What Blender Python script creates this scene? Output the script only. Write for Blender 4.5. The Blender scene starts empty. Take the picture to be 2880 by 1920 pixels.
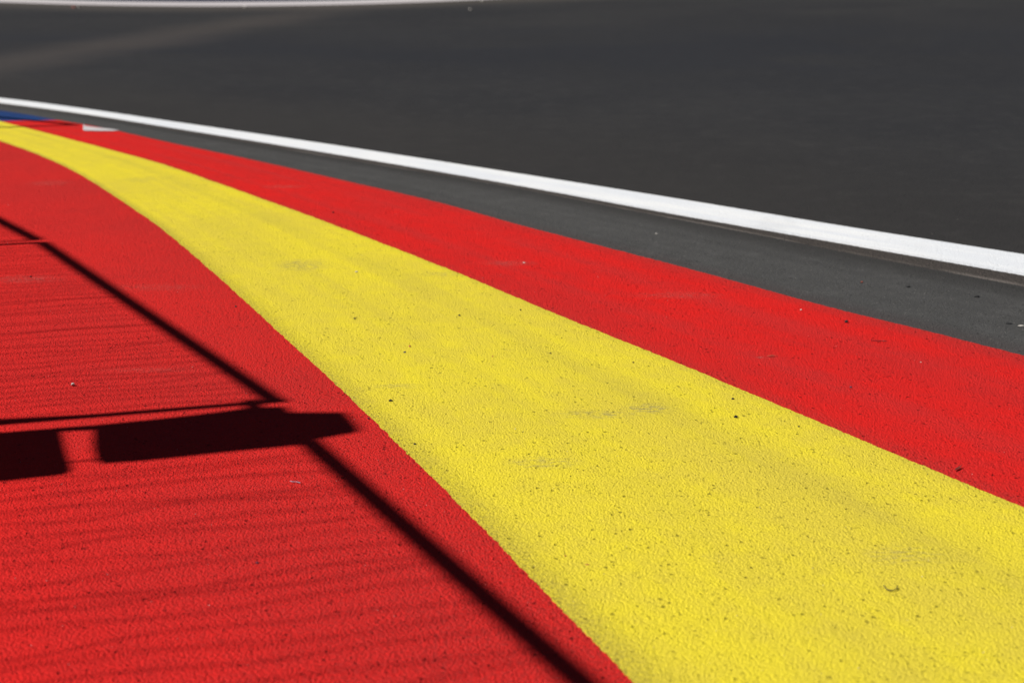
import bpy, math, random
from mathutils import Vector

# ------------------------------------------------------------------ camera
W, HH = 2880.0, 1920.0            # size of the photograph
F = 4200.0                        # focal length in photograph pixels
CAM_H = 1.1
PITCH = math.atan(1180.0 / F)
sc = bpy.context.scene
C = sc.collection

cam_data = bpy.data.cameras.new("camera")
cam = bpy.data.objects.new("camera", cam_data)
C.objects.link(cam)
cam.location = (0, 0, CAM_H)
cam.rotation_euler = (math.pi / 2 - PITCH, 0, 0)
cam_data.sensor_width = 36.0
cam_data.lens = 36.0 * F / W
cam_data.clip_start = 0.05
cam_data.clip_end = 3000
sc.camera = cam


def ray(px, py):
    u, v = px - W / 2, py - HH / 2
    return (u / F, math.cos(PITCH) - v / F * math.sin(PITCH), -math.sin(PITCH) - v / F * math.cos(PITCH))


def G(px, py, z=0.0):
    """point of the ground at height z seen at a photograph pixel"""
    d = ray(px, py)
    t = (CAM_H - z) / -d[2]
    return Vector((d[0] * t, d[1] * t, z))


foc = G(1440, 1135)
cam_data.dof.use_dof = True
cam_data.dof.focus_distance = foc.y * math.cos(PITCH) + CAM_H * math.sin(PITCH)
cam_data.dof.aperture_fstop = 4.0

# ------------------------------------------------------------------ sun and sky
a0, a1 = G(0, 1193), G(770, 1131)
sd = (a1 - a0).normalized()                       # way the shadows fall
ELEV = math.radians(45)
S = Vector((-sd.x * math.cos(ELEV), -sd.y * math.cos(ELEV), math.sin(ELEV)))   # towards the sun

world = bpy.data.worlds.new("World")
sc.world = world
world.use_nodes = True
wn = world.node_tree
bg = wn.nodes["Background"]
sky = wn.nodes.new("ShaderNodeTexSky")
sky.sky_type = 'NISHITA'
sky.sun_disc = False
sky.altitude = 1800
sky.air_density = 0.8
sky.dust_density = 0.2
sky.sun_elevation = ELEV
sky.sun_rotation = math.atan2(S.x, S.y)
wn.links.new(sky.outputs[0], bg.inputs[0])
bg.inputs[1].default_value = 0.05

sun_data = bpy.data.lights.new("sun", 'SUN')
sun_data.energy = 5.0
sun_data.angle = math.radians(0.58)
sun_data.color = (1.0, 0.965, 0.92)
sun = bpy.data.objects.new("sun", sun_data)
sun.rotation_euler = S.to_track_quat('Z', 'Y').to_euler()
sun.location = S * 30
C.objects.link(sun)

sc.view_settings.view_transform = 'Standard'
sc.view_settings.look = 'None'
sc.view_settings.gamma = 1
sc.view_settings.exposure = 0.08

# ------------------------------------------------------------------ helpers


def tag(o, label=None, cat=None, group=None, kind=None):
    if label: o['label'] = label
    if cat: o['category'] = cat
    if group: o['group'] = group
    if kind: o['kind'] = kind
    return o


def link(name, verts, faces, mat=None, parent=None, uvs=None, smooth=False):
    me = bpy.data.meshes.new(name)
    me.from_pydata([tuple(v) for v in verts], [], faces)
    if uvs is not None:
        uv = me.uv_layers.new(name="along")
        for lp in me.loops:
            uv.data[lp.index].uv = uvs[lp.vertex_index]
    if mat: me.materials.append(mat)
    if smooth:
        for p in me.polygons: p.use_smooth = True
    o = bpy.data.objects.new(name, me)
    C.objects.link(o)
    if parent: o.parent = parent
    return o


def catmull(pts, n):
    """n points evenly spread by arc length on a Catmull-Rom spline through pts"""
    P = [2 * pts[0] - pts[1]] + pts + [2 * pts[-1] - pts[-2]]
    dense = []
    for i in range(1, len(P) - 2):
        p0, p1, p2, p3 = P[i - 1:i + 3]
        for k in range(40):
            t = k / 40
            dense.append(0.5 * ((2 * p1) + (p2 - p0) * t + (2 * p0 - 5 * p1 + 4 * p2 - p3) * t * t
                                + (-p0 + 3 * p1 - 3 * p2 + p3) * t ** 3))
    dense.append(P[-2])
    L = [0.0]
    for a, b in zip(dense, dense[1:]): L.append(L[-1] + (b - a).length)
    out, j = [], 0
    for i in range(n):
        s = L[-1] * i / (n - 1)
        while j < len(L) - 2 and L[j + 1] < s: j += 1
        t = (s - L[j]) / max(1e-9, L[j + 1] - L[j])
        out.append(dense[j].lerp(dense[j + 1], min(1, t)))
    return out


def smooth_pts(p, it):
    for _ in range(it):
        p = [p[0]] + [(p[i - 1] + 2 * p[i] + p[i + 1]) / 4 for i in range(1, len(p) - 1)] + [p[-1]]
    return p


def px_curve(px, n, it=60):
    """pixel polyline (far to near) -> smooth ground polyline"""
    p = catmull([Vector((a, b, 0)) for a, b in px], n)
    p = smooth_pts(p, it)
    return [G(q.x, q.y) for q in p]


def extend(pts, near=0.0, far=0.0, steps=40, turn_far=0.0, turn_near=0.0):
    k = 25
    out = list(pts)
    if far:
        d = (out[0] - out[k]).normalized(); ang = 0
        q = out[0]; pre = []
        for i in range(steps):
            ang = turn_far / steps
            d = Vector((d.x * math.cos(ang) - d.y * math.sin(ang), d.x * math.sin(ang) + d.y * math.cos(ang), 0))
            q = q + d * far / steps; pre.append(q)
        out = pre[::-1] + out
    if near:
        d = (out[-1] - out[-1 - k]).normalized()
        q = out[-1]
        for i in range(steps):
            ang = turn_near / steps
            d = Vector((d.x * math.cos(ang) - d.y * math.sin(ang), d.x * math.sin(ang) + d.y * math.cos(ang), 0))
            q = q + d * near / steps; out.append(q)
    return out


rnd = random.Random(7)


def rough_edge(pts, amp=0.0012, seed=1):
    r = random.Random(seed)
    out, v, w = [], 0, 0
    for i, p in enumerate(pts):
        a = pts[max(0, i - 1)]; b = pts[min(len(pts) - 1, i + 1)]
        d = (b - a)
        n = Vector((-d.y, d.x, 0)).normalized() if d.length > 1e-9 else Vector((0, 0, 0))
        v = v * 0.6 + r.gauss(0, amp * .6); w = w * .5 + v * .5
        out.append(p + n * w)
    return out


def strip(name, A, B, mat, z=0.0, across=1, kind='structure', uoff=0.0):
    n = len(A); verts = []; uvs = []; faces = []; u = uoff
    for i in range(n):
        if i: u += ((A[i] - A[i - 1]).length + (B[i] - B[i - 1]).length) / 2
        for k in range(across + 1):
            t = k / across
            p = A[i].lerp(B[i], t); verts.append((p.x, p.y, z)); uvs.append((u, t))
    for i in range(n - 1):
        for k in range(across):
            a = i * (across + 1) + k
            faces.append((a, a + across + 1, a + across + 2, a + 1))
    # normals up
    o = link(name, verts, faces, mat, uvs=uvs)
    me = o.data
    if me.polygons[len(me.polygons) // 2].normal.z < 0: me.flip_normals()
    if kind: o['kind'] = kind
    return o


# ------------------------------------------------------------------ materials
class NT:
    def __init__(s, name):
        s.m = bpy.data.materials.new(name); s.m.use_nodes = True
        s.t = s.m.node_tree; s.b = s.t.nodes["Principled BSDF"]
        s.co = s.t.nodes.new("ShaderNodeTexCoord").outputs['Object']

    def n(s, typ, **kw):
        nd = s.t.nodes.new(typ)
        for k, v in kw.items(): setattr(nd, k, v)
        return nd

    def put(s, sock, v):
        if isinstance(v, bpy.types.NodeSocket): s.t.links.new(v, sock)
        else: sock.default_value = v

    def noise(s, scale, detail=2, rough=0.5, co=None, dist=0.0):
        nd = s.n("ShaderNodeTexNoise"); nd.inputs['Scale'].default_value = scale
        nd.inputs['Detail'].default_value = detail; nd.inputs['Roughness'].default_value = rough
        nd.inputs['Distortion'].default_value = dist
        s.put(nd.inputs['Vector'], co if co is not None else s.co); return nd.outputs['Fac']

    def voro(s, scale, feature='F1', co=None, out='Distance', rand=1.0):
        nd = s.n("ShaderNodeTexVoronoi", feature=feature); nd.inputs['Scale'].default_value = scale
        nd.inputs['Randomness'].default_value = rand
        s.put(nd.inputs['Vector'], co if co is not None else s.co); return nd.outputs[out]

    def math(s, op, a, b=0.0, c=None, clamp=False):
        nd = s.n("ShaderNodeMath", operation=op); nd.use_clamp = clamp
        s.put(nd.inputs[0], a); s.put(nd.inputs[1], b)
        if c is not None: s.put(nd.inputs[2], c)
        return nd.outputs[0]

    def ramp(s, v, a, b, lo=0.0, hi=1.0, smooth=True):
        nd = s.n("ShaderNodeMapRange"); nd.interpolation_type = 'SMOOTHSTEP' if smooth else 'LINEAR'
        s.put(nd.inputs[0], v)
        for i, x in zip((1, 2, 3, 4), (a, b, lo, hi)): nd.inputs[i].default_value = x
        return nd.outputs[0]

    def mix(s, f, a, b, mode='MIX'):
        nd = s.n("ShaderNodeMix", data_type='RGBA', blend_type=mode)
        s.put(nd.inputs[0], f)
        s.put(nd.inputs[6], a if isinstance(a, bpy.types.NodeSocket) else (*a, 1))
        s.put(nd.inputs[7], b if isinstance(b, bpy.types.NodeSocket) else (*b, 1))
        return nd.outputs[2]

    def mapping(s, co, scale=(1, 1, 1), loc=(0, 0, 0), rot=0.0):
        nd = s.n("ShaderNodeMapping"); s.put(nd.inputs[0], co)
        nd.inputs['Location'].default_value = loc; nd.inputs['Rotation'].default_value = (0, 0, rot)
        nd.inputs['Scale'].default_value = scale; return nd.outputs[0]

    def uv(s):
        nd = s.n("ShaderNodeUVMap"); nd.uv_map = "along"; return nd.outputs[0]

    def spot(s, cx, cy, rx, ry, ang):
        """soft elliptical patch on the ground, 1 in the middle, 0 outside"""
        v = s.n("ShaderNodeVectorMath", operation='SUBTRACT'); s.put(v.inputs[0], s.co)
        v.inputs[1].default_value = (cx, cy, 0)
        r = s.n("ShaderNodeVectorRotate", rotation_type='Z_AXIS'); s.put(r.inputs['Vector'], v.outputs[0])
        r.inputs['Angle'].default_value = -ang
        m = s.n("ShaderNodeVectorMath", operation='MULTIPLY'); s.put(m.inputs[0], r.outputs[0])
        m.inputs[1].default_value = (1 / rx, 1 / ry, 0)
        l = s.n("ShaderNodeVectorMath", operation='LENGTH'); s.put(l.inputs[0], m.outputs[0])
        return s.ramp(l.outputs['Value'], 1.0, 0.15)

    def spots(s, lst):
        acc = None
        for it in lst:
            v = s.spot(*it[:5]); v = s.math('MULTIPLY', v, it[5])
            acc = v if acc is None else s.math('MAXIMUM', acc, v)
        return acc

    def bump(s, h, dist, strength=1.0, normal=None):
        nd = s.n("ShaderNodeBump"); nd.inputs['Distance'].default_value = dist
        nd.inputs['Strength'].default_value = strength; s.put(nd.inputs['Height'], h)
        if normal is not None: s.put(nd.inputs['Normal'], normal)
        return nd.outputs[0]

    def grain(s, amp=1.0):
        """height field of rolled asphalt: packed chippings, with a few open pits"""
        warp = s.n("ShaderNodeVectorMath", operation='MULTIPLY_ADD')
        ns = s.n("ShaderNodeTexNoise"); ns.inputs['Scale'].default_value = 160; ns.inputs['Detail'].default_value = 3
        s.put(ns.inputs['Vector'], s.co)
        s.put(warp.inputs[0], ns.outputs['Color']); warp.inputs[1].default_value = (.007, .007, .007)
        s.put(warp.inputs[2], s.co)
        wc = warp.outputs[0]
        n1 = s.noise(95, 4, 0.74)
        n2 = s.noise(230, 2, 0.6)
        v1 = s.voro(210, 'F1', co=wc)
        h = s.math('MULTIPLY_ADD', v1, -0.7, s.math('MULTIPLY', n1, 1.35))
        h = s.math('MULTIPLY_ADD', n2, 0.45, h)
        pits = []
        for sc_, keep, rad in ((70, .76, .36), (135, .74, .42), (40, .92, .26)):
            vv = s.n("ShaderNodeTexVoronoi", feature='F1'); vv.inputs['Scale'].default_value = sc_; s.put(vv.inputs['Vector'], wc)
            sp = s.n("ShaderNodeSeparateColor"); s.put(sp.inputs[0], vv.outputs['Color'])
            clump = s.noise(4.5, 3, 0.65)
            pres = s.ramp(s.math('MULTIPLY_ADD', s.math('SUBTRACT', clump, .5), .75, sp.outputs[0]), keep, keep + .12)
            rr = s.math('MULTIPLY_ADD', sp.outputs[1], rad * .6, rad * .4)
            core = s.math('SUBTRACT', 1.0, s.math('DIVIDE', vv.outputs['Distance'], rr), clamp=True)
            pits.append(s.math('MULTIPLY', s.ramp(core, 0.0, 0.55), pres))
        pit = s.math('MAXIMUM', s.math('MAXIMUM', pits[0], s.math('MULTIPLY', pits[1], .7)), pits[2])
        h = s.math('MULTIPLY_ADD', pit, -1.3, h)
        return h, pit


def finish(s, col, rough, nrm, spec=0.35):
    s.put(s.b.inputs['Base Color'], col); s.put(s.b.inputs['Roughness'], rough)
    s.put(s.b.inputs['Specular IOR Level'], spec)
    if nrm is not None: s.put(s.b.inputs['Normal'], nrm)
    return s.m


def gspot(px, py, wpx, hpx, strength=1.0, ang=None):
    """a stain by where it lies: middle and extent on the ground"""
    c = G(px, py); a = G(px - wpx / 2, py); b = G(px + wpx / 2, py); u = G(px, py - hpx / 2); d = G(px, py + hpx / 2)
    return (c.x, c.y, (b - a).length / 2 * 1.4, (u - d).length / 2 * 1.4, ang or 0.0, strength)


def paint(name, base, bright, dull, edge_lo, edge_hi, stains, bump=0.0034, streak=0.5, wear=0.5, lanes=()):
    s = NT(name)
    h, pit = s.grain()
    uv = s.uv()
    st = s.noise(1.0, 4, 0.6, co=s.mapping(uv, (0.35, 9.0, 1)))       # streaks along the stripe
    big = s.noise(1.3, 4, 0.55)
    mid = s.noise(14, 3, 0.6)
    k = s.math('MULTIPLY_ADD', st, streak, s.math('MULTIPLY', big, 1 - streak))
    k = s.math('MULTIPLY_ADD', s.math('SUBTRACT', mid, 0.5), 0.35, k)
    col = s.mix(s.ramp(k, 0.34, 0.66), dull, base)
    fine = s.noise(240, 3, 0.6)
    col = s.mix(s.ramp(fine, 0.45, 0.72, 0, 0.65), col, bright)
    # thin paint in the low places between the chippings
    low = s.ramp(s.noise(150, 3, 0.65), 0.60, 0.74, 0, wear)
    dust = tuple(b * 0.62 + g * 0.38 for b, g in zip(dull, (.16, .15, .14)))
    col = s.mix(low, col, dust)
    sep = s.n("ShaderNodeSeparateXYZ"); s.put(sep.inputs[0], uv); v = sep.outputs[1]
    e = None
    for (c0, c1, amt) in edge_lo:                                       # rubber dust in bands along an edge
        q = s.math('MULTIPLY', s.ramp(v, c1, c0), amt)
        e = q if e is None else s.math('MAXIMUM', e, q)
    for (c0, c1, amt) in edge_hi:
        q = s.math('MULTIPLY', s.ramp(v, c0, c1), amt)
        e = q if e is None else s.math('MAXIMUM', e, q)
    for (vc, vw, amt) in lanes:                                         # rubbered wheel lanes running along the stripe
        wv = s.math('MULTIPLY_ADD', s.noise(1.0, 3, 0.5, co=s.mapping(uv, (0.7, 0.0, 1), (vc * 9, 0, 0))), .16, v)
        ln = s.ramp(s.math('ABSOLUTE', s.math('SUBTRACT', wv, vc + .08)), vw, 0.0)
        br = s.ramp(s.noise(1.0, 3, 0.6, co=s.mapping(uv, (1.1, 5.0, 1), (vc * 31, 2, 0))), .35, .62, .25, 1.0)
        col = s.mix(s.math('MULTIPLY', s.math('MULTIPLY', ln, br), amt), col, tuple(c * .42 + .05 for c in dull))
    speck = s.ramp(s.noise(120, 4, 0.7), 0.42, 0.66)
    if e is not None:
        e = s.math('MULTIPLY', e, s.math('MULTIPLY_ADD', speck, 0.8, 0.3), clamp=True)
        col = s.mix(e, col, (.075, .062, .055))
    if stains:
        q = s.spots([gspot(*x) for x in stains])
        tex = s.ramp(s.noise(1.0, 4, 0.7, co=s.mapping(s.co, (38, 110, 1))), 0.44, 0.62)
        q = s.math('MULTIPLY', q, tex, clamp=True)
        col = s.mix(q, col, (.20, .17, .14))
    col = s.mix(s.math('MULTIPLY', pit, 0.62), col, tuple(c * .30 + .006 for c in dull))
    nb = s.bump(h, bump)
    return finish(s, col, s.ramp(fine, 0.3, 0.7, 0.65, 0.85), nb, 0.07)


RED = (.76, .0175, .0145)
m_red_in = paint("red paint inner", RED, (.82, .026, .022), (.64, .019, .017), [(0.0, 0.16, .28)], [],
                 [(60, 785, 230, 22, .4), (430, 808, 300, 20, .22), (140, 515, 120, 14, .35), (420, 1040, 260, 14, .25),
                  (1250, 1110, 60, 12, .3)], streak=0.25, wear=.10, bump=.0043)
m_red_out = paint("red paint outer", RED, (.80, .025, .021), (.61, .023, .021), [(0.0, 0.12, .32)], [(0.88, 1.0, .32)],
                  [(1430, 740, 160, 14, .4), (1900, 830, 260, 20, .3), (2150, 1005, 60, 6, .4), (800, 525, 120, 10, .4)],
                  wear=.16, bump=.0042, lanes=[(.30, .12, .16), (.68, .10, .16)])
m_yellow = paint("yellow paint", (.80, .655, .034), (.90, .74, .055), (.69, .55, .055), [(0.0, 0.05, .22)], [(0.90, 1.0, .50)],
                 [(850, 745, 150, 34, .6), (1240, 770, 120, 14, .5), (1820, 1148, 140, 30, .75), (1680, 1165, 260, 26, .55),
                  (1530, 1300, 200, 34, .55), (2540, 1560, 240, 60, .4), (400, 505, 120, 16, .35), (1120, 1085, 150, 14, .45)],
                 bump=.0027, wear=.46, lanes=[(.26, .12, .20), (.60, .10, .10)])
m_blue = paint("blue paint", (.020, .055, .18), (.028, .07, .22), (.018, .04, .12), [], [], [])


def asphalt(name, dark, light, tint, apron=False, far_dust=False):
    s = NT(name)
    h, pit = s.grain()
    uv = s.uv()
    sep = s.n("ShaderNodeSeparateXYZ"); s.put(sep.inputs[0], uv); v = sep.outputs[1]
    st = s.noise(1.0, 5, 0.6, co=s.mapping(uv, (0.22, 8.0 if not apron else 7.0, 1)))
    big = s.noise(0.45, 4, 0.6)
    k = s.math('MULTIPLY_ADD', st, 0.55, s.math('MULTIPLY', big, 0.45))
    col = s.mix(s.ramp(k, 0.36, 0.64), dark, light)
    fine = s.noise(130, 4, 0.8)
    col = s.mix(s.ramp(fine, 0.46, 0.70, 0, 0.9), col, tint)
    col = s.mix(s.ramp(fine, 0.46, 0.30, 0, 0.5), col, tuple(c * .45 for c in dark))
    patch = s.noise(7, 4, 0.7)
    col = s.mix(s.ramp(patch, .50, .72, 0, .38), col, tint)
    col = s.mix(s.ramp(patch, .48, .30, 0, .35), col, dark)
    if apron:
        chips = s.voro(95, 'F1'); keep = s.noise(40, 2, .6)
        col = s.mix(s.math('MULTIPLY', s.ramp(chips, .28, .16), s.ramp(keep, .52, .62, 0, .75)), col, (.19, .175, .16))
        col = s.mix(s.ramp(v, 0.02, 0.36, 0.62, 0.0), col, (.030, .028, .026))      # darker by the joint
        col = s.mix(s.math('MULTIPLY', s.ramp(v, 0.80, 1.0), 0.35), col, (.075, .05, .048))
    if far_dust:
        # brownish towards both lines, bluish rubbered lane between them
        col = s.mix(s.ramp(v, 0.86, 1.0, 0.0, 0.45), col, (.040, .036, .032))
        col = s.mix(s.math('MULTIPLY', s.ramp(s.math('ABSOLUTE', s.math('SUBTRACT', v, .66)), .24, .04), s.ramp(st, .40, .60, .15, .65)), col, (.024, .0255, .031))
        # brown dust swept towards the far edge and one dusty wheel track
        col = s.mix(s.ramp(v, 0.20, 0.0, 0.0, 0.75), col, (.098, .085, .073))
        p, q = G(0, 178), G(930, 28)
        d = (q - p).normalized(); nrm = Vector((-d.y, d.x, 0))
        dv = s.n("ShaderNodeVectorMath", operation='DOT_PRODUCT'); s.put(dv.inputs[0], s.co)
        dv.inputs[1].default_value = nrm
        off = s.math('ABSOLUTE', s.math('SUBTRACT', dv.outputs['Value'], nrm.dot(p)))
        off = s.math('MULTIPLY_ADD', s.noise(0.5, 3, 0.6), 0.8, s.math('SUBTRACT', off, 0.4))
        dv2 = s.n("ShaderNodeVectorMath", operation='DOT_PRODUCT'); s.put(dv2.inputs[0], s.co)
        dv2.inputs[1].default_value = d
        along = s.ramp(dv2.outputs['Value'], d.dot(q) + 3, d.dot(q) - 4)
        col = s.mix(s.math('MULTIPLY', s.ramp(off, 0.9, 0.0, 0.0, 0.36), along), col, (.105, .088, .076))
    col = s.mix(s.math('MULTIPLY', pit, 0.6), col, (.012, .012, .012))
    return finish(s, col, 0.8, s.bump(h, 0.0022), 0.12)


m_track = asphalt("track asphalt", (.0245, .0248, .0275), (.0345, .0340, .0345), (.060, .058, .057), far_dust=True)
m_apron = asphalt("apron asphalt", (.055, .054, .052), (.073, .072, .069), (.105, .102, .098), apron=True)

s = NT("joint strip")
h, pit = s.grain()
col = s.mix(s.ramp(s.noise(120, 4, 0.7), 0.4, 0.65), (.045, .040, .036), (.115, .095, .082))
uvn = s.uv(); sp = s.n("ShaderNodeSeparateXYZ"); s.put(sp.inputs[0], uvn)
col = s.mix(s.math('MULTIPLY', s.ramp(sp.outputs[1], 0.70, 0.92), s.ramp(s.noise(1, 3, .6, co=s.mapping(uvn, (1.6, .5, 1))), .42, .62)), col, (.19, .165, .145))
m_joint = finish(s, col, 0.8, s.bump(h, 0.006), 0.2)

s = NT("white line paint")
h, pit = s.grain()
uvn = s.uv()
col = s.mix(s.ramp(s.noise(1, 4, .6, co=s.mapping(uvn, (1.2, 3, 1))), .35, .65), (.80, .82, .84), (.90, .905, .89))
col = s.mix(s.ramp(s.noise(110, 4, 0.7), 0.60, 0.76, 0, .7), col, (.45, .44, .42))
spw = s.n("ShaderNodeSeparateXYZ"); s.put(spw.inputs[0], uvn)
col = s.mix(s.math('MULTIPLY', s.ramp(spw.outputs[1], .80, 1.0), s.ramp(s.noise(90, 4, .75), .46, .60, 0, .55)), col, (.30, .27, .25))
col = s.mix(s.ramp(s.noise(1, 3, .6, co=s.mapping(uvn, (2.2, .4, 1), (3, 1, 0))), .58, .76, 0, .16), col, (.30, .30, .31))
m_white = finish(s, col, 0.55, s.bump(h, 0.0016), 0.4)

s = NT("grass")
col = s.mix(s.noise(3, 5, .6), (.022, .045, .012), (.055, .085, .025))
m_grass = finish(s, col, 0.9, s.bump(s.noise(60, 4, .7), 0.02), 0.1)

s = NT("galvanised steel")
m_steel = finish(s, s.mix(s.noise(30, 4, .6), (.28, .29, .30), (.42, .43, .44)), 0.45, None, 0.5); s.b.inputs['Metallic'].default_value = 0.7
s = NT("black plastic casing")
m_case = finish(s, s.mix(s.noise(20, 4, .6), (.015, .015, .016), (.03, .03, .03)), 0.5, s.bump(s.noise(400, 2, .5), .0004), 0.4)
s = NT("rubber foot")
m_rubber = finish(s, s.mix(s.noise(40, 4, .6), (.02, .02, .02), (.045, .043, .04)), 0.85, s.bump(s.noise(150, 3, .5), .002), 0.3)


def stone_mat(name, a, b):
    s = NT(name)
    return finish(s, s.mix(s.noise(260, 3, .6), a, b), 0.7, s.bump(s.noise(500, 3, .6), .0008), 0.3)


m_pale = stone_mat("pale stone", (.42, .38, .33), (.72, .68, .62))
m_black = stone_mat("black rubber crumb", (.010, .010, .011), (.03, .03, .032))
m_rust = stone_mat("reddish chip", (.35, .07, .04), (.5, .12, .07))
m_leaf = stone_mat("dry brown leaf", (.12, .025, .018), (.26, .055, .04))
m_blue_chip = stone_mat("dark blue chip", (.02, .03, .06), (.05, .06, .10))

# ------------------------------------------------------------------ the ground, by its boundary curves
NF, NN = 200, 1300      # samples beyond / before the red to blue joint


def two_part(far_px, near_px, seed, far=0.0, near=7.0, amp=0.0019, turn_far=0.0, turn_near=0.0):
    a = px_curve(far_px, NF, 10)
    b = px_curve(near_px, NN, 500)
    a = a[:-1] + [b[0]]
    b = rough_edge(b, amp, seed); b[0] = a[-1]
    a = extend(a, far=far, turn_far=turn_far); b = extend(b, near=near, turn_near=turn_near)
    return a, b


E4 = two_part([(-420, 262), (-200, 284), (0, 311), (80, 323), (163, 338)],
              [(163, 338), (240, 351), (326, 367), (490, 404), (694, 446), (960, 506), (1225, 567), (1490, 640), (1920, 751), (2328, 862), (2614, 932), (2880, 1000), (3200, 1083)],
              1, far=8, turn_far=.25)
E5 = two_part([(-420, 270), (-200, 299), (-100, 318), (0, 341)],
              [(0, 341), (100, 366), (204, 393.5), (418, 450), (490, 472), (735, 558), (960, 640), (1287, 767), (1572, 886), (1920, 1026), (2267, 1171), (2526, 1280), (2880, 1427), (3100, 1520)],
              2, far=8, turn_far=.25)
E6 = two_part([(-420, 296), (-300, 315), (-120, 357)],
              [(-120, 357), (0, 397), (82, 425), (163, 459), (245, 502), (367, 582), (451, 640), (571, 741), (714, 869), (838, 983), (960, 1095), (1151, 1280), (1286, 1411), (1458, 1588), (1784, 1920), (1900, 2040)],
              3, far=8, turn_far=.25)
# inner red area: its own outer limit lies beyond the fence
E7 = ([p + Vector((-9, -2.0, 0)) for p in E6[0]], [p + Vector((-9, -2.0, 0)) for p in E6[1]])

strip("red_outer_paint", E4[1], E5[1], m_red_out)
strip("blue_outer_paint", E4[0], E5[0], m_blue)
strip("yellow_paint", E5[1], E6[1], m_yellow, across=2)
strip("red_inner_paint", E6[1], E7[1], m_red_in, across=8)
strip("yellow_paint_far", E5[0], E6[0], m_yellow)
strip("red_inner_paint_far", E6[0], E7[0], m_red_in, across=4)

# white edge line of the track, upper and lower edge
WU = [(-300, 247), (0, 275.5), (240, 306), (480, 341), (960, 411), (1440, 485), (1920, 561), (2400, 640), (2880, 715), (3200, 766)]
WL = [(-300, 257), (0, 290), (240, 321.5), (480, 359.5), (960, 437), (1440, 519), (1920, 607), (2400, 691), (2880, 775), (3200, 834)]
JL = [(-300, 261), (0, 294), (240, 326), (480, 366), (960, 446.5), (1197, 486), (1450, 528), (1776, 592), (2095, 653), (2410, 716), (2675, 767), (2880, 806), (3200, 869)]
NW = 2200
wu = extend(rough_edge(px_curve(WU, NW, 600), .0008, 11), near=8, far=10, turn_far=.25)
wl = extend(rough_edge(px_curve(WL, NW, 600), .0016, 12), near=8, far=10, turn_far=.25)
jl = extend(rough_edge(px_curve(JL, NW, 400), .0022, 13), near=8, far=10, turn_far=.25)
strip("white_edge_line", wu, wl, m_white)
strip("joint_strip", wl, jl, m_joint)
e4all = E4[0] + E4[1][1:]
# apron between joint and red paint: same number of points
def resample(pts, n): return catmull(pts[::6] + [pts[-1]], n)
ap_a = jl; ap_b = e4all
def zipped(name, A, B, mat, across=1):
    """fill between two curves of different point counts, sharing every vertex of both"""
    LA = [0]; LB = [0]
    for a, b in zip(A, A[1:]): LA.append(LA[-1] + (b - a).length)
    for a, b in zip(B, B[1:]): LB.append(LB[-1] + (b - a).length)
    verts = [tuple(p) for p in A] + [tuple(p) for p in B]
    uvs = [(l, 0.0) for l in LA] + [(l * LA[-1] / LB[-1], 1.0) for l in LB]
    faces = []; i = j = 0; na = len(A)
    while i < len(A) - 1 or j < len(B) - 1:
        fa = LA[i + 1] / LA[-1] if i < len(A) - 1 else 9
        fb = LB[j + 1] / LB[-1] if j < len(B) - 1 else 9
        if fa <= fb: faces.append((i, i + 1, na + j)); i += 1
        else: faces.append((i, na + j + 1, na + j)); j += 1
    o = link(name, verts, faces, mat, uvs=uvs)
    me = o.data
    if me.polygons[len(me.polygons) // 2].normal.z < 0: me.flip_normals()
    o['kind'] = 'structure'
    return o
zipped("apron_asphalt", ap_a, ap_b, m_apron)

# far edge line, at the other side of the track
FU = [(-500, -32), (-200, -14), (0, -6), (240, 2.8), (480, 6.2), (720, 5.6), (960, 2.0), (1200, -6), (1440, -15), (1800, -30), (2300, -55)]
FL = [(-500, -18), (-200, -1), (0, 6.5), (240, 14), (480, 17.6), (720, 17.2), (960, 13.5), (1200, 6), (1440, -5), (1800, -22), (2300, -48)]
fu = extend(px_curve(FU, 600, 200), near=14, far=6)
fl = extend(px_curve(FL, 600, 200), near=14, far=6)
s = NT("dusty white line paint")
m_white_far = finish(s, s.mix(s.noise(.8, 4, .6), (.50, .46, .46), (.60, .56, .56)), .6, None, .1)
strip("far_edge_line", fu, fl, m_white_far)
zipped("track", fl, wu, m_track)

# verge beyond the far line: a painted band, then grass
fb = [p + Vector((0.1, 1.6, 0)) for p in fu]
s = NT("navy paint"); m_navy = finish(s, s.mix(s.ramp(s.noise(.35, 3, .6), .40, .55), (.03, .05, .035), (.010, .014, .04)), .6, s.bump(s.noise(100, 3, .6), .002), .3)
strip("far_verge_paint", fb, fu, m_navy)
gv = []
R = 900
link("grass_ground", [(-R, -R, -.03), (R, -R, -.03), (R, R, -.03), (-R, R, -.03)], [(0, 1, 2, 3)], m_grass)['kind'] = 'structure'

# white wedge painted where the kerb strip tapers in
wd = [G(*p, z=.004) for p in ((234, 349.5), (240, 354), (262, 357.5), (300, 361.5), (336, 366), (318, 368.2), (270, 368), (234, 367))]
link("white_wedge_paint", wd, [tuple(range(len(wd)))], m_white_far, uvs=[(p.x, .5) for p in wd])['kind'] = 'structure'
if bpy.data.objects["white_wedge_paint"].data.polygons[0].normal.z < 0: bpy.data.objects["white_wedge_paint"].data.flip_normals()

# ------------------------------------------------------------------ the fence left of the frame that throws the shadows


def tube(verts, faces, a, b, r, n=10, caps=True):
    a = Vector(a); b = Vector(b); d = (b - a).normalized()
    x = d.orthogonal().normalized(); y = d.cross(x); base = len(verts)
    for p in (a, b):
        for k in range(n):
            t = 2 * math.pi * k / n
            verts.append(tuple(p + (x * math.cos(t) + y * math.sin(t)) * r))
    for k in range(n):
        faces.append((base + k, base + (k + 1) % n, base + n + (k + 1) % n, base + n + k))
    if caps:
        faces.append(tuple(base + k for k in range(n))[::-1]); faces.append(tuple(base + n + k for k in range(n)))


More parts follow.
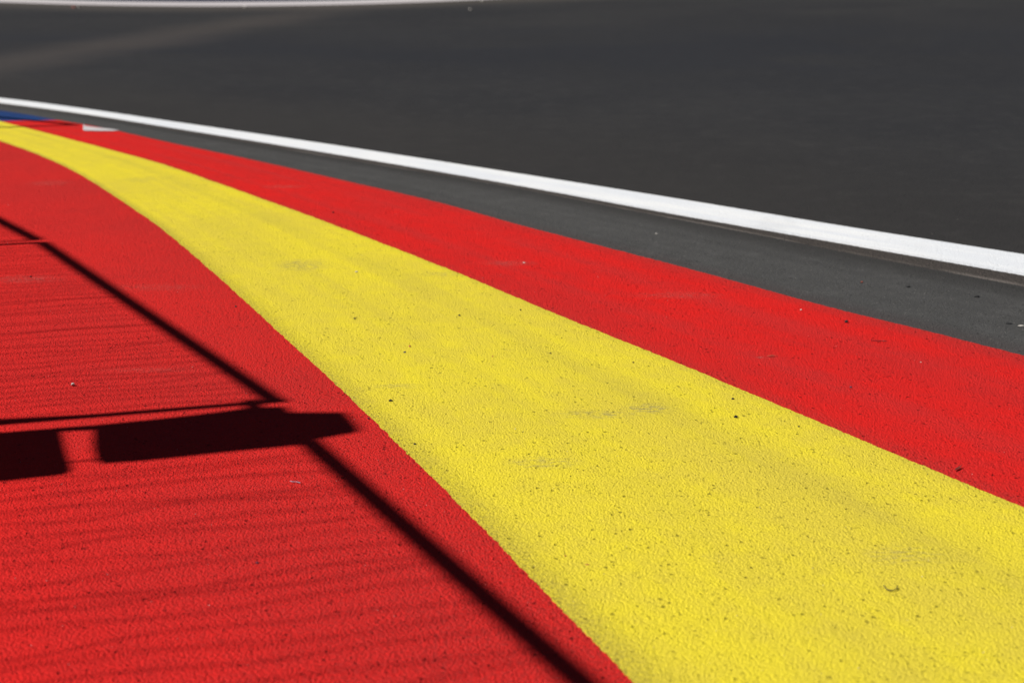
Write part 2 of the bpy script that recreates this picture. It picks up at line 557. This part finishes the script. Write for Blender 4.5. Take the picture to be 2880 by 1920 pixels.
def polytube(verts, faces, pts, r, n=5):
    base = len(verts); m = len(pts)
    for i, p in enumerate(pts):
        d = (Vector(pts[min(m - 1, i + 1)]) - Vector(pts[max(0, i - 1)])).normalized()
        x = Vector((0, 1, 0)).cross(d)
        x = x.normalized() if x.length > .01 else Vector((1, 0, 0)); y = d.cross(x)
        for k in range(n):
            t = 2 * math.pi * k / n
            verts.append(tuple(Vector(p) + (x * math.cos(t) + y * math.sin(t)) * r))
    for i in range(m - 1):
        for k in range(n):
            faces.append((base + i * n + k, base + i * n + (k + 1) % n, base + (i + 1) * n + (k + 1) % n, base + (i + 1) * n + k))


def lift(px, py, h):
    return G(px, py) + S * (h / S.z)


def empty(name, loc, label, cat, group=None):
    o = bpy.data.objects.new(name, None); C.objects.link(o); o.location = loc
    return tag(o, label, cat, group)


def child(name, verts, faces, mat, root, smooth=False):
    v = [tuple(Vector(p) - root.location) for p in verts]
    return link(name, v, faces, mat, root, smooth=smooth)


def box(verts, faces, c, ax, ay, hx, hy, z0, z1):
    b = len(verts)
    for z in (z0, z1):
        for sx, sy in ((-1, -1), (1, -1), (1, 1), (-1, 1)):
            p = Vector((c.x, c.y, 0)) + ax * hx * sx + ay * hy * sy
            verts.append((p.x, p.y, z))
    faces += [(b, b + 3, b + 2, b + 1), (b + 4, b + 5, b + 6, b + 7)] + [(b + k, b + (k + 1) % 4, b + 4 + (k + 1) % 4, b + 4 + k) for k in range(4)]


def fence_panel(p_far, p_near, h, label, r=0.0195, wires=True, board=0.0, pr=0.015, seed=0, cap=0.0, pitch=.050):
    """p_far, p_near: top corners' shadow positions on the ground (pixels)"""
    A = lift(*p_far, h) if isinstance(p_far, tuple) else p_far
    B = lift(*p_near, h) if isinstance(p_near, tuple) else p_near
    d = Vector((B.x - A.x, B.y - A.y, 0)); L = d.length; d.normalize(); nrm = Vector((-d.y, d.x, 0))
    root = empty("fence_panel", ((A.x + B.x) / 2, (A.y + B.y) / 2, 0), label, "fence", "low mesh fence panels beside the painted kerb")
    v, f = [], []; tube(v, f, A, B, r, 14); child("top_rail", v, f, m_steel, root, True)
    for P in (A, B):
        v, f = [], []; tube(v, f, (P.x, P.y, 0.0), (P.x, P.y, h + (cap if P is B else 0)), pr, 12); child("post", v, f, m_steel, root, True)
        v, f = [], []; box(v, f, P, d, nrm, .10, .09, 0.0005, .07); child("foot", v, f, m_rubber, root)
    v, f = [], []; tube(v, f, (A.x, A.y, .10), (B.x, B.y, .10), .010, 8); child("bottom_rail", v, f, m_steel, root, True)
    if wires:
        rr = random.Random(seed); v, f = [], []
        n = int(L / pitch)                                  # upright strands of three wavy wires, shaped to soften their shadow ripples
        for i in range(1, n):
            x = L * i / n + rr.gauss(0, .009); ph = rr.random() * 6; am = rr.uniform(.006, .016)
            for w in range(3):
                p2 = rr.random() * 6; sp = rr.uniform(.006, .018)
                pts = []
                for k in range(36):
                    z = .10 + (h - .10) * k / 35
                    pts.append(Vector((A.x, A.y, 0)) + d * (x + am * math.sin(ph + z * 8) + sp * math.sin(p2 + z * 15)) + nrm * sp * math.cos(p2 + z * 11) + Vector((0, 0, z)))
                polytube(v, f, pts, rr.uniform(.0006, .0013))
        child("mesh_infill", v, f, m_steel, root)
    if board:
        v, f = [], []; box(v, f, (A + B) / 2 + nrm * .0, d, nrm, L / 2 - .02, .008, .12, .12 + board); child("kick_board", v, f, m_case, root)
    return root, A, B


HT = 2.1
fence_panel((118, 682), (775, 1128), HT, "low galvanised mesh fence panel, the one whose rail shadow ends at the box shadow", seed=1, cap=.02)
gA = G(872, 1243); gB = G(1640, 1920); dB = (gB - gA)
P1 = G(840, 1215) + S * (HT / S.z)
P2 = gA + dB * 1.9 + S * (HT / S.z)
rB, B1, B2 = fence_panel(lift(868, 1240, HT), P2, HT, "low galvanised mesh fence panel nearest the camera", r=.0205, seed=2, pitch=.066, pr=.0045)
def at_post(px, py, base):
    g = G(px, py); t = (base.x - g.x) / S.x
    return g + S * t


gc = G(108, 677); gd = G(0, 621)
fence_panel(gc + (gd - gc) * 3.2 + S * (HT / S.z), lift(104, 675, HT), HT, "low galvanised mesh fence panel beyond the second post pair", seed=3, pr=.007)
fence_panel(G(60, 352) + (G(-200, 310) - G(60, 352)) + S * (HT / S.z), lift(215, 351.5, HT), HT, "low galvanised mesh fence panel farthest along the kerb", seed=4, pr=.02, wires=False)


def caster_plate(name, px, h_ref_px, horiz, mat, root, thick=.03):
    """a flat case standing in the upright plane through the post; its outline is set by its shadow's"""
    nrm = Vector((-horiz.y, horiz.x, 0)); c0 = root.location
    out = []
    for a, b in px:
        g = G(a, b); t = (Vector((c0.x, c0.y, 0)) - g).dot(nrm) / S.dot(nrm); out.append(g + S * t)
    n = len(out); v = [p - nrm * thick / 2 for p in out] + [p + nrm * thick / 2 for p in out]
    f = [tuple(range(n)), tuple(range(n, 2 * n))[::-1]] + [(k, k + n, (k + 1) % n + n, (k + 1) % n) for k in range(n)]
    o = child(name, v, f, mat, root)
    md = o.modifiers.new("edge", 'BEVEL'); md.width = .004; md.segments = 2
    return out


hz = (G(190, 1330) - G(155, 1212)).normalized()
post_foot = G(868, 1200) + S * (HT / S.z)
root = empty("caster_post", (post_foot.x, post_foot.y, 0), "unseen black cases on a post beside the fence, shaped to cast the box shadow", "shadow_caster")  # unseen cases, outlined back from the shadow they throw
o1 = caster_plate("upper_case", [(277, 1194), (400, 1182), (530, 1168), (620, 1157), (694, 1147), (790, 1144), (806, 1160), (958, 1160), (970, 1172), (998, 1203), (1000, 1216), (880, 1237), (840, 1252), (600, 1275), (530, 1283), (420, 1294), (302, 1302), (288, 1292), (277, 1262)], None, hz, m_case, root)
o2 = caster_plate("lower_case", [(-330, 1241), (0, 1216), (155, 1204), (163, 1240), (172, 1275), (188, 1324), (172, 1335), (0, 1354), (-330, 1392)], None, hz, m_case, root)
caster_plate("bracket", [(150, 1203.5), (280, 1194), (280, 1208), (150, 1214)], None, hz, m_steel, root, .02)
v, f = [], []
pf = Vector((post_foot.x, post_foot.y, 0)) 
zt = min(p.z for p in o2)
tube(v, f, (pf.x, pf.y, 0), (pf.x, pf.y, max(.2, zt)), .03, 14); child("post", v, f, m_steel, root, True)
v, f = [], []; box(v, f, pf, Vector((1, 0, 0)), Vector((0, 1, 0)), .16, .16, .0005, .06); child("foot", v, f, m_rubber, root)

A1r = bpy.data.objects["fence_panel"]
pa = lift(775, 1128, HT)
v, f = [], []; tube(v, f, at_post(330, 1163, pa), at_post(-330, 1200, pa), .009, 8); child("brace", v, f, m_steel, A1r, True)
v, f = [], []; tube(v, f, at_post(704, 1129, pa), at_post(722, 1152, pf), .017, 8); child("clamp", v, f, m_steel, A1r, True)

# ------------------------------------------------------------------ unseen wooded slopes, added all round to block low sky light
s = NT("forest floor")
m_floor = finish(s, s.mix(s.noise(.4, 4, .6), (.018, .030, .010), (.035, .045, .018)), .9, None, .05)
s = NT("conifer foliage")
m_fir = finish(s, s.mix(s.noise(1.3, 4, .6), (.010, .022, .008), (.030, .050, .016)), .9, None, .05)
hr = random.Random(3)
ca, cr = Vector((4, 14)), (44, 58, 90, 130, 190)
ch = (-.02, 3.5, 14, 30, 44)
NSEG = 96; v, f = [], []
for k, (rad, hh) in enumerate(zip(cr, ch)):
    for i in range(NSEG):
        a = 2 * math.pi * i / NSEG; wob = 1 + .10 * math.sin(3 * a + k) + .05 * math.sin(7 * a)
        v.append((ca.x + rad * wob * math.cos(a), ca.y + rad * wob * math.sin(a), hh * (1 + .12 * math.sin(5 * a + 1)) if k else -.02))
for k in range(4):
    for i in range(NSEG):
        a = k * NSEG + i; b = k * NSEG + (i + 1) % NSEG
        f.append((a, b, b + NSEG, a + NSEG))
link("sky_screen_hillside", v, f, m_floor, smooth=True)['kind'] = 'structure'
v, f = [], []
for i in range(1800):
    a = hr.random() * 2 * math.pi; t = hr.random() ** .8
    rad = 52 + t * 100; wob = 1 + .07 * math.sin(3 * a)
    zz = max(0, (rad - 56) * .40); x, y = ca.x + rad * wob * math.cos(a), ca.y + rad * wob * math.sin(a)
    Ht = hr.uniform(20, 30); base_r = Ht * hr.uniform(.15, .2); ph = hr.random() * 6
    for l in range(6):
        z0 = zz + Ht * (.06 + l * .155); z1 = z0 + Ht * .26; rr_ = base_r * (1 - l / 6.6); b = len(v); m = 11
        for k in range(m):
            q = ph + l + 2 * math.pi * k / m; rk = rr_ * hr.uniform(.6, 1.15)
            v.append((x + rk * math.cos(q), y + rk * math.sin(q), z0 - rr_ * hr.uniform(0, .3)))
        v.append((x, y, z1))
        for k in range(m): f.append((b + k, b + (k + 1) % m, b + m))
tag(link("sky_screen_forest", v, f, m_fir), "unseen dark conifers added around the track to block low sky light", "sky_screen_forest", kind="stuff")

# ------------------------------------------------------------------ loose bits on the ground


def stone_mesh(seed, flat=.6, sub=2):
    import bmesh
    bm = bmesh.new(); bmesh.ops.create_icosphere(bm, subdivisions=sub, radius=1)
    r = random.Random(seed)
    cuts = [(Vector((r.gauss(0, 1), r.gauss(0, 1), r.gauss(0, 1))).normalized(), r.uniform(.55, .85)) for _ in range(9)]
    for vv in bm.verts:
        for nn, dd in cuts:
            e = vv.co.dot(nn) - dd
            if e > 0: vv.co -= nn * e
        vv.co.z *= flat
    me = bpy.data.meshes.new("stone"); bm.to_mesh(me); bm.free(); return me


def stone(name, px, py, wpx, mat, label, cat, flat=.6, stretch=1.0, rot=0.0, group=None, seed=None):
    g = G(px, py); w = (G(px + wpx / 2, py) - G(px - wpx / 2, py)).length / 2 * 1.2
    me = stone_mesh(seed if seed is not None else int(px + py), flat); me.materials.append(mat)
    o = bpy.data.objects.new(name, me); C.objects.link(o)
    o.location = (g.x, g.y, w * flat * .62); o.scale = (w, w * stretch, w); o.rotation_euler = (0, 0, rot)
    return tag(o, label, cat, group)


GP = "small stones and crumbs lying on the painted strips"
stone("pebble", 205, 1085, 12, m_pale, "pale pebble alone on the red paint above the long dark shadow", "pebble", .8, group=GP)
stone("rubber_crumb", 2380, 907, 9, m_black, "round black crumb on the outer red stripe near the grey apron", "rubber crumb", .9, group=GP)
stone("rubber_crumb", 2069, 1174, 11, m_black, "larger black crumb on the yellow stripe, lower of two near its upper edge", "rubber crumb", .7, group=GP)
stone("rubber_crumb", 2061, 1122, 8, m_black, "small black crumb on the yellow stripe closest to the outer red edge", "rubber crumb", .6, 1.3, .4, group=GP)
stone("rubber_crumb", 1292, 888, 6, m_black, "tiny black crumb in the upper middle of the yellow stripe", "rubber crumb", .8, group=GP)
stone("rubber_crumb", 1464, 872, 5, m_black, "tiny black crumb on the yellow stripe beside the outer red edge", "rubber crumb", .8, group=GP)
stone("rubber_crumb", 1548, 994, 6, m_black, "flat black crumb on the yellow stripe in the middle of the picture", "rubber crumb", .5, 1.0, group=GP)
stone("rubber_crumb", 1781, 1020, 5, m_black, "tiny black crumb on yellow beside the outer red edge, right of centre", "rubber crumb", .8, group=GP)
stone("rubber_crumb", 2247, 1200, 5, m_black, "tiny dark crumb on yellow just below the outer red edge, far right", "rubber crumb", .8, group=GP)
stone("rubber_crumb", 1153, 975, 6, m_rust, "dark red speck on the yellow stripe beside a grey chip", "speck", .8, group=GP)
stone("stone_chip", 1138, 991, 7, m_blue_chip, "grey chip on the yellow stripe beside a dark red speck", "stone chip", .6, group=GP)
stone("rubber_crumb", 1386, 1003, 4, m_rust, "dark red speck on the yellow stripe near the picture's centre", "speck", .8, group=GP)
stone("rubber_crumb", 1098, 1128, 11, m_black, "black torn crumb on yellow close to the inner red edge", "rubber crumb", .5, .8, .3, group=GP)
stone("rubber_crumb", 1166, 1249, 9, m_black, "black crumb on yellow right of the box shadow's tip", "rubber crumb", .4, .9, group=GP)
stone("rubber_crumb", 1037, 1178, 6, m_black, "black crumb on the inner red paint beside the yellow edge", "rubber crumb", .8, group=GP)
stone("rubber_crumb", 663, 863, 6, m_black, "black crumb on inner red paint between the yellow edge and the shadow line", "rubber crumb", .7, group=GP)
stone("rubber_crumb", 723, 1583, 8, m_blue_chip, "dark blue chip on the red paint left of the lower shadow line", "chip", .7, group=GP)
stone("rubber_crumb", 86, 779, 7, m_black, "dark crumb on the red paint near the left border above the stain", "rubber crumb", .6, group=GP)
stone("rubber_crumb", 937, 599, 6, m_black, "dark crumb at the upper end of the outer red stripe", "rubber crumb", .7, group=GP)
stone("stone_chip", 2253, 872, 4.5, m_pale, "pale chip on the outer red stripe left of the round black crumb", "stone chip", .7, group=GP)
stone("stone_chip", 2590, 1019, 4.5, m_pale, "pale chip in the middle of the outer red stripe, far right", "stone chip", .5, group=GP)
stone("stone_chip", 2393, 1089, 7, m_blue_chip, "bluish grey chip low on the outer red stripe", "stone chip", .5, group=GP)
stone("stone_chip", 1652, 1587, 14, m_rust, "flat reddish flake on the lower half of the yellow stripe", "flake", .12, .5, .1, group=GP)
stone("stone_chip", 1590, 1563, 6, m_rust, "reddish speck left of the flat flake on yellow", "speck", .5, group=GP)
stone("stone_chip", 1002, 765, 9, m_pale, "pale flake high on the yellow stripe", "flake", .3, group=GP)
stone("stone_chip", 1474, 739, 7, m_pale, "pale flake high on the outer red stripe", "flake", .3, group=GP)
stone("stone_chip", 1846, 658, 6, m_pale, "pale chip on the grey apron nearest the white line", "stone chip", .6, group=GP)
stone("stone_chip", 2424, 795, 7, m_rust, "brownish chip on the grey apron, right of centre", "stone chip", .6, group=GP)
stone("rubber_crumb", 2553, 808, 11, m_black, "black crumb on the grey apron, left of two", "rubber crumb", .5, .6, group=GP)
stone("rubber_crumb", 2747, 836, 16, m_black, "longer black crumb on the grey apron, upper right", "rubber crumb", .35, .5, group=GP)
stone("rubber_crumb", 2838, 911, 16, m_black, "slanted black crumb on the grey apron by the right border", "rubber crumb", .3, .5, -.4, group=GP)
stone("stone_chip", 2872, 917, 20, m_pale, "pale sliver on the grey apron at the right border", "stone chip", .2, .4, group=GP)
# pale stones far away along the other side of the track, out of focus
for px, py, w, m, lb in ((208, 23, 9, m_rust, "pinkish stone left of a pale one below the far white line"),
                         (222, 23, 10, m_pale, "pale stone right beside the pinkish one below the far white line"),
                         (688, 22, 9, m_pale, "pale stone just below the far white line's lowest stretch"),
                         (1322, 29, 8, m_pale, "pale stone on the far asphalt at the top middle"),
                         (1355, 4, 8, m_pale, "pale stone at the top border where the far white line leaves")):
    stone("stone", px, py, w * .85, m, lb, "stone", .7, group="stones on the far side of the track")

# dry leaf low on the outer red stripe


def leaf(px, py, length, rot, label, mat, curl=.35):
    g = G(px, py); L = (G(px + length / 2, py) - G(px - length / 2, py)).length
    v, f = [], []; n = 10
    for i in range(n + 1):
        t = i / n; w = math.sin(math.pi * min(1, t * 1.15)) ** .8 * .08 * L if t < .87 else .008 * L
        w = max(w, .008 * L)
        for k in range(5):
            q = k / 4 * 2 - 1
            v.append(((t - .5) * L, q * w * (1 + .25 * math.sin(i * 2.1)), .0015 + abs(q) * w * .7 + curl * L * (t - .4) ** 2))
    for i in range(n):
        for k in range(4):
            a = i * 5 + k; f.append((a, a + 5, a + 6, a + 1))
    o = link("dry_leaf", v, f, mat, smooth=True); o.location = (g.x, g.y, .001); o.rotation_euler = (0, 0, rot)
    md = o.modifiers.new("thick", 'SOLIDIFY'); md.thickness = .0006
    return tag(o, label, "leaf")


leaf(2695, 1320, 46, .85, "small dry brown leaf on the outer red stripe by the yellow edge", m_leaf)
leaf(2172, 1003, 30, .1, "thin curled reddish leaf sliver lying on the outer red stripe", m_rust, .05)


def fibre(name, pxs, r, mat, label):
    v, f = [], []
    p = catmull([G(*q, z=.003) for q in pxs], 14)
    polytube(v, f, p, r, 5)
    return tag(link(name, v, f, mat, smooth=True), label, "fibre")


m_grey = stone_mat("grey fibre", (.25, .22, .28), (.38, .34, .42))
m_twig = stone_mat("olive twig", (.10, .09, .03), (.18, .15, .05))
fibre("fibre", [(816, 1352), (824, 1354), (833, 1354), (845, 1357)], .0009, m_grey, "short grey fibre on the red paint below the box shadow's right end")
fibre("fibre", [(2486, 1645), (2493, 1655), (2508, 1659), (2521, 1655), (2524, 1648)], .0011, m_twig, "small curved dark fibre low on the yellow stripe")
fibre("fibre", [(2450, 957), (2470, 958), (2494, 959)], .0009, m_black, "thin straight dark fibre on the outer red stripe")
fibre("fibre", [(1000, 897), (995, 895), (1004, 892)], .001, m_black, "thin dark fibre on the upper left part of the yellow stripe")

# grit too small and too many to count: one object
import bmesh
gr = random.Random(21)
base = stone_mesh(5, .6, 1)
bv = [v.co.copy() for v in base.vertices]; bf = [tuple(p.vertices) for p in base.polygons]
for nm, mat, cnt, lb in (("pale_grit", m_pale, 280, "pale grit specks scattered over the paint"), ("dark_grit", m_black, 420, "dark rubber grit scattered over the paint and apron")):
    v, f = [], []
    for i in range(cnt):
        px = gr.uniform(-60, 2940); py = 420 + 1520 * gr.random() ** 1.1
        g = G(px, py)
        if nm == "dark_grit" and i % 5 < 2:                              # gathers along the edges of the stripes
            e = (E6, E6, E5, E4)[gr.randrange(4)][1]; kk = gr.randrange(150, 1290); nn = (e[kk] - e[kk - 5]).normalized()
            g = e[kk] + Vector((-nn.y, nn.x, 0)) * gr.gauss(0, .028)
        sz = gr.uniform(.0005, .0011) * (1.6 if gr.random() < .1 else 1)
        b = len(v); a = gr.random() * 6.28; st = gr.uniform(.6, 1.3)
        for co in bv:
            x, y = co.x * math.cos(a) - co.y * st * math.sin(a), co.x * math.sin(a) + co.y * st * math.cos(a)
            v.append((g.x + x * sz, g.y + y * sz, .0004 + (co.z + .4) * sz))
        for p in bf: f.append(tuple(q + b for q in p))
    tag(link(nm, v, f, mat), lb, "grit", kind="stuff")
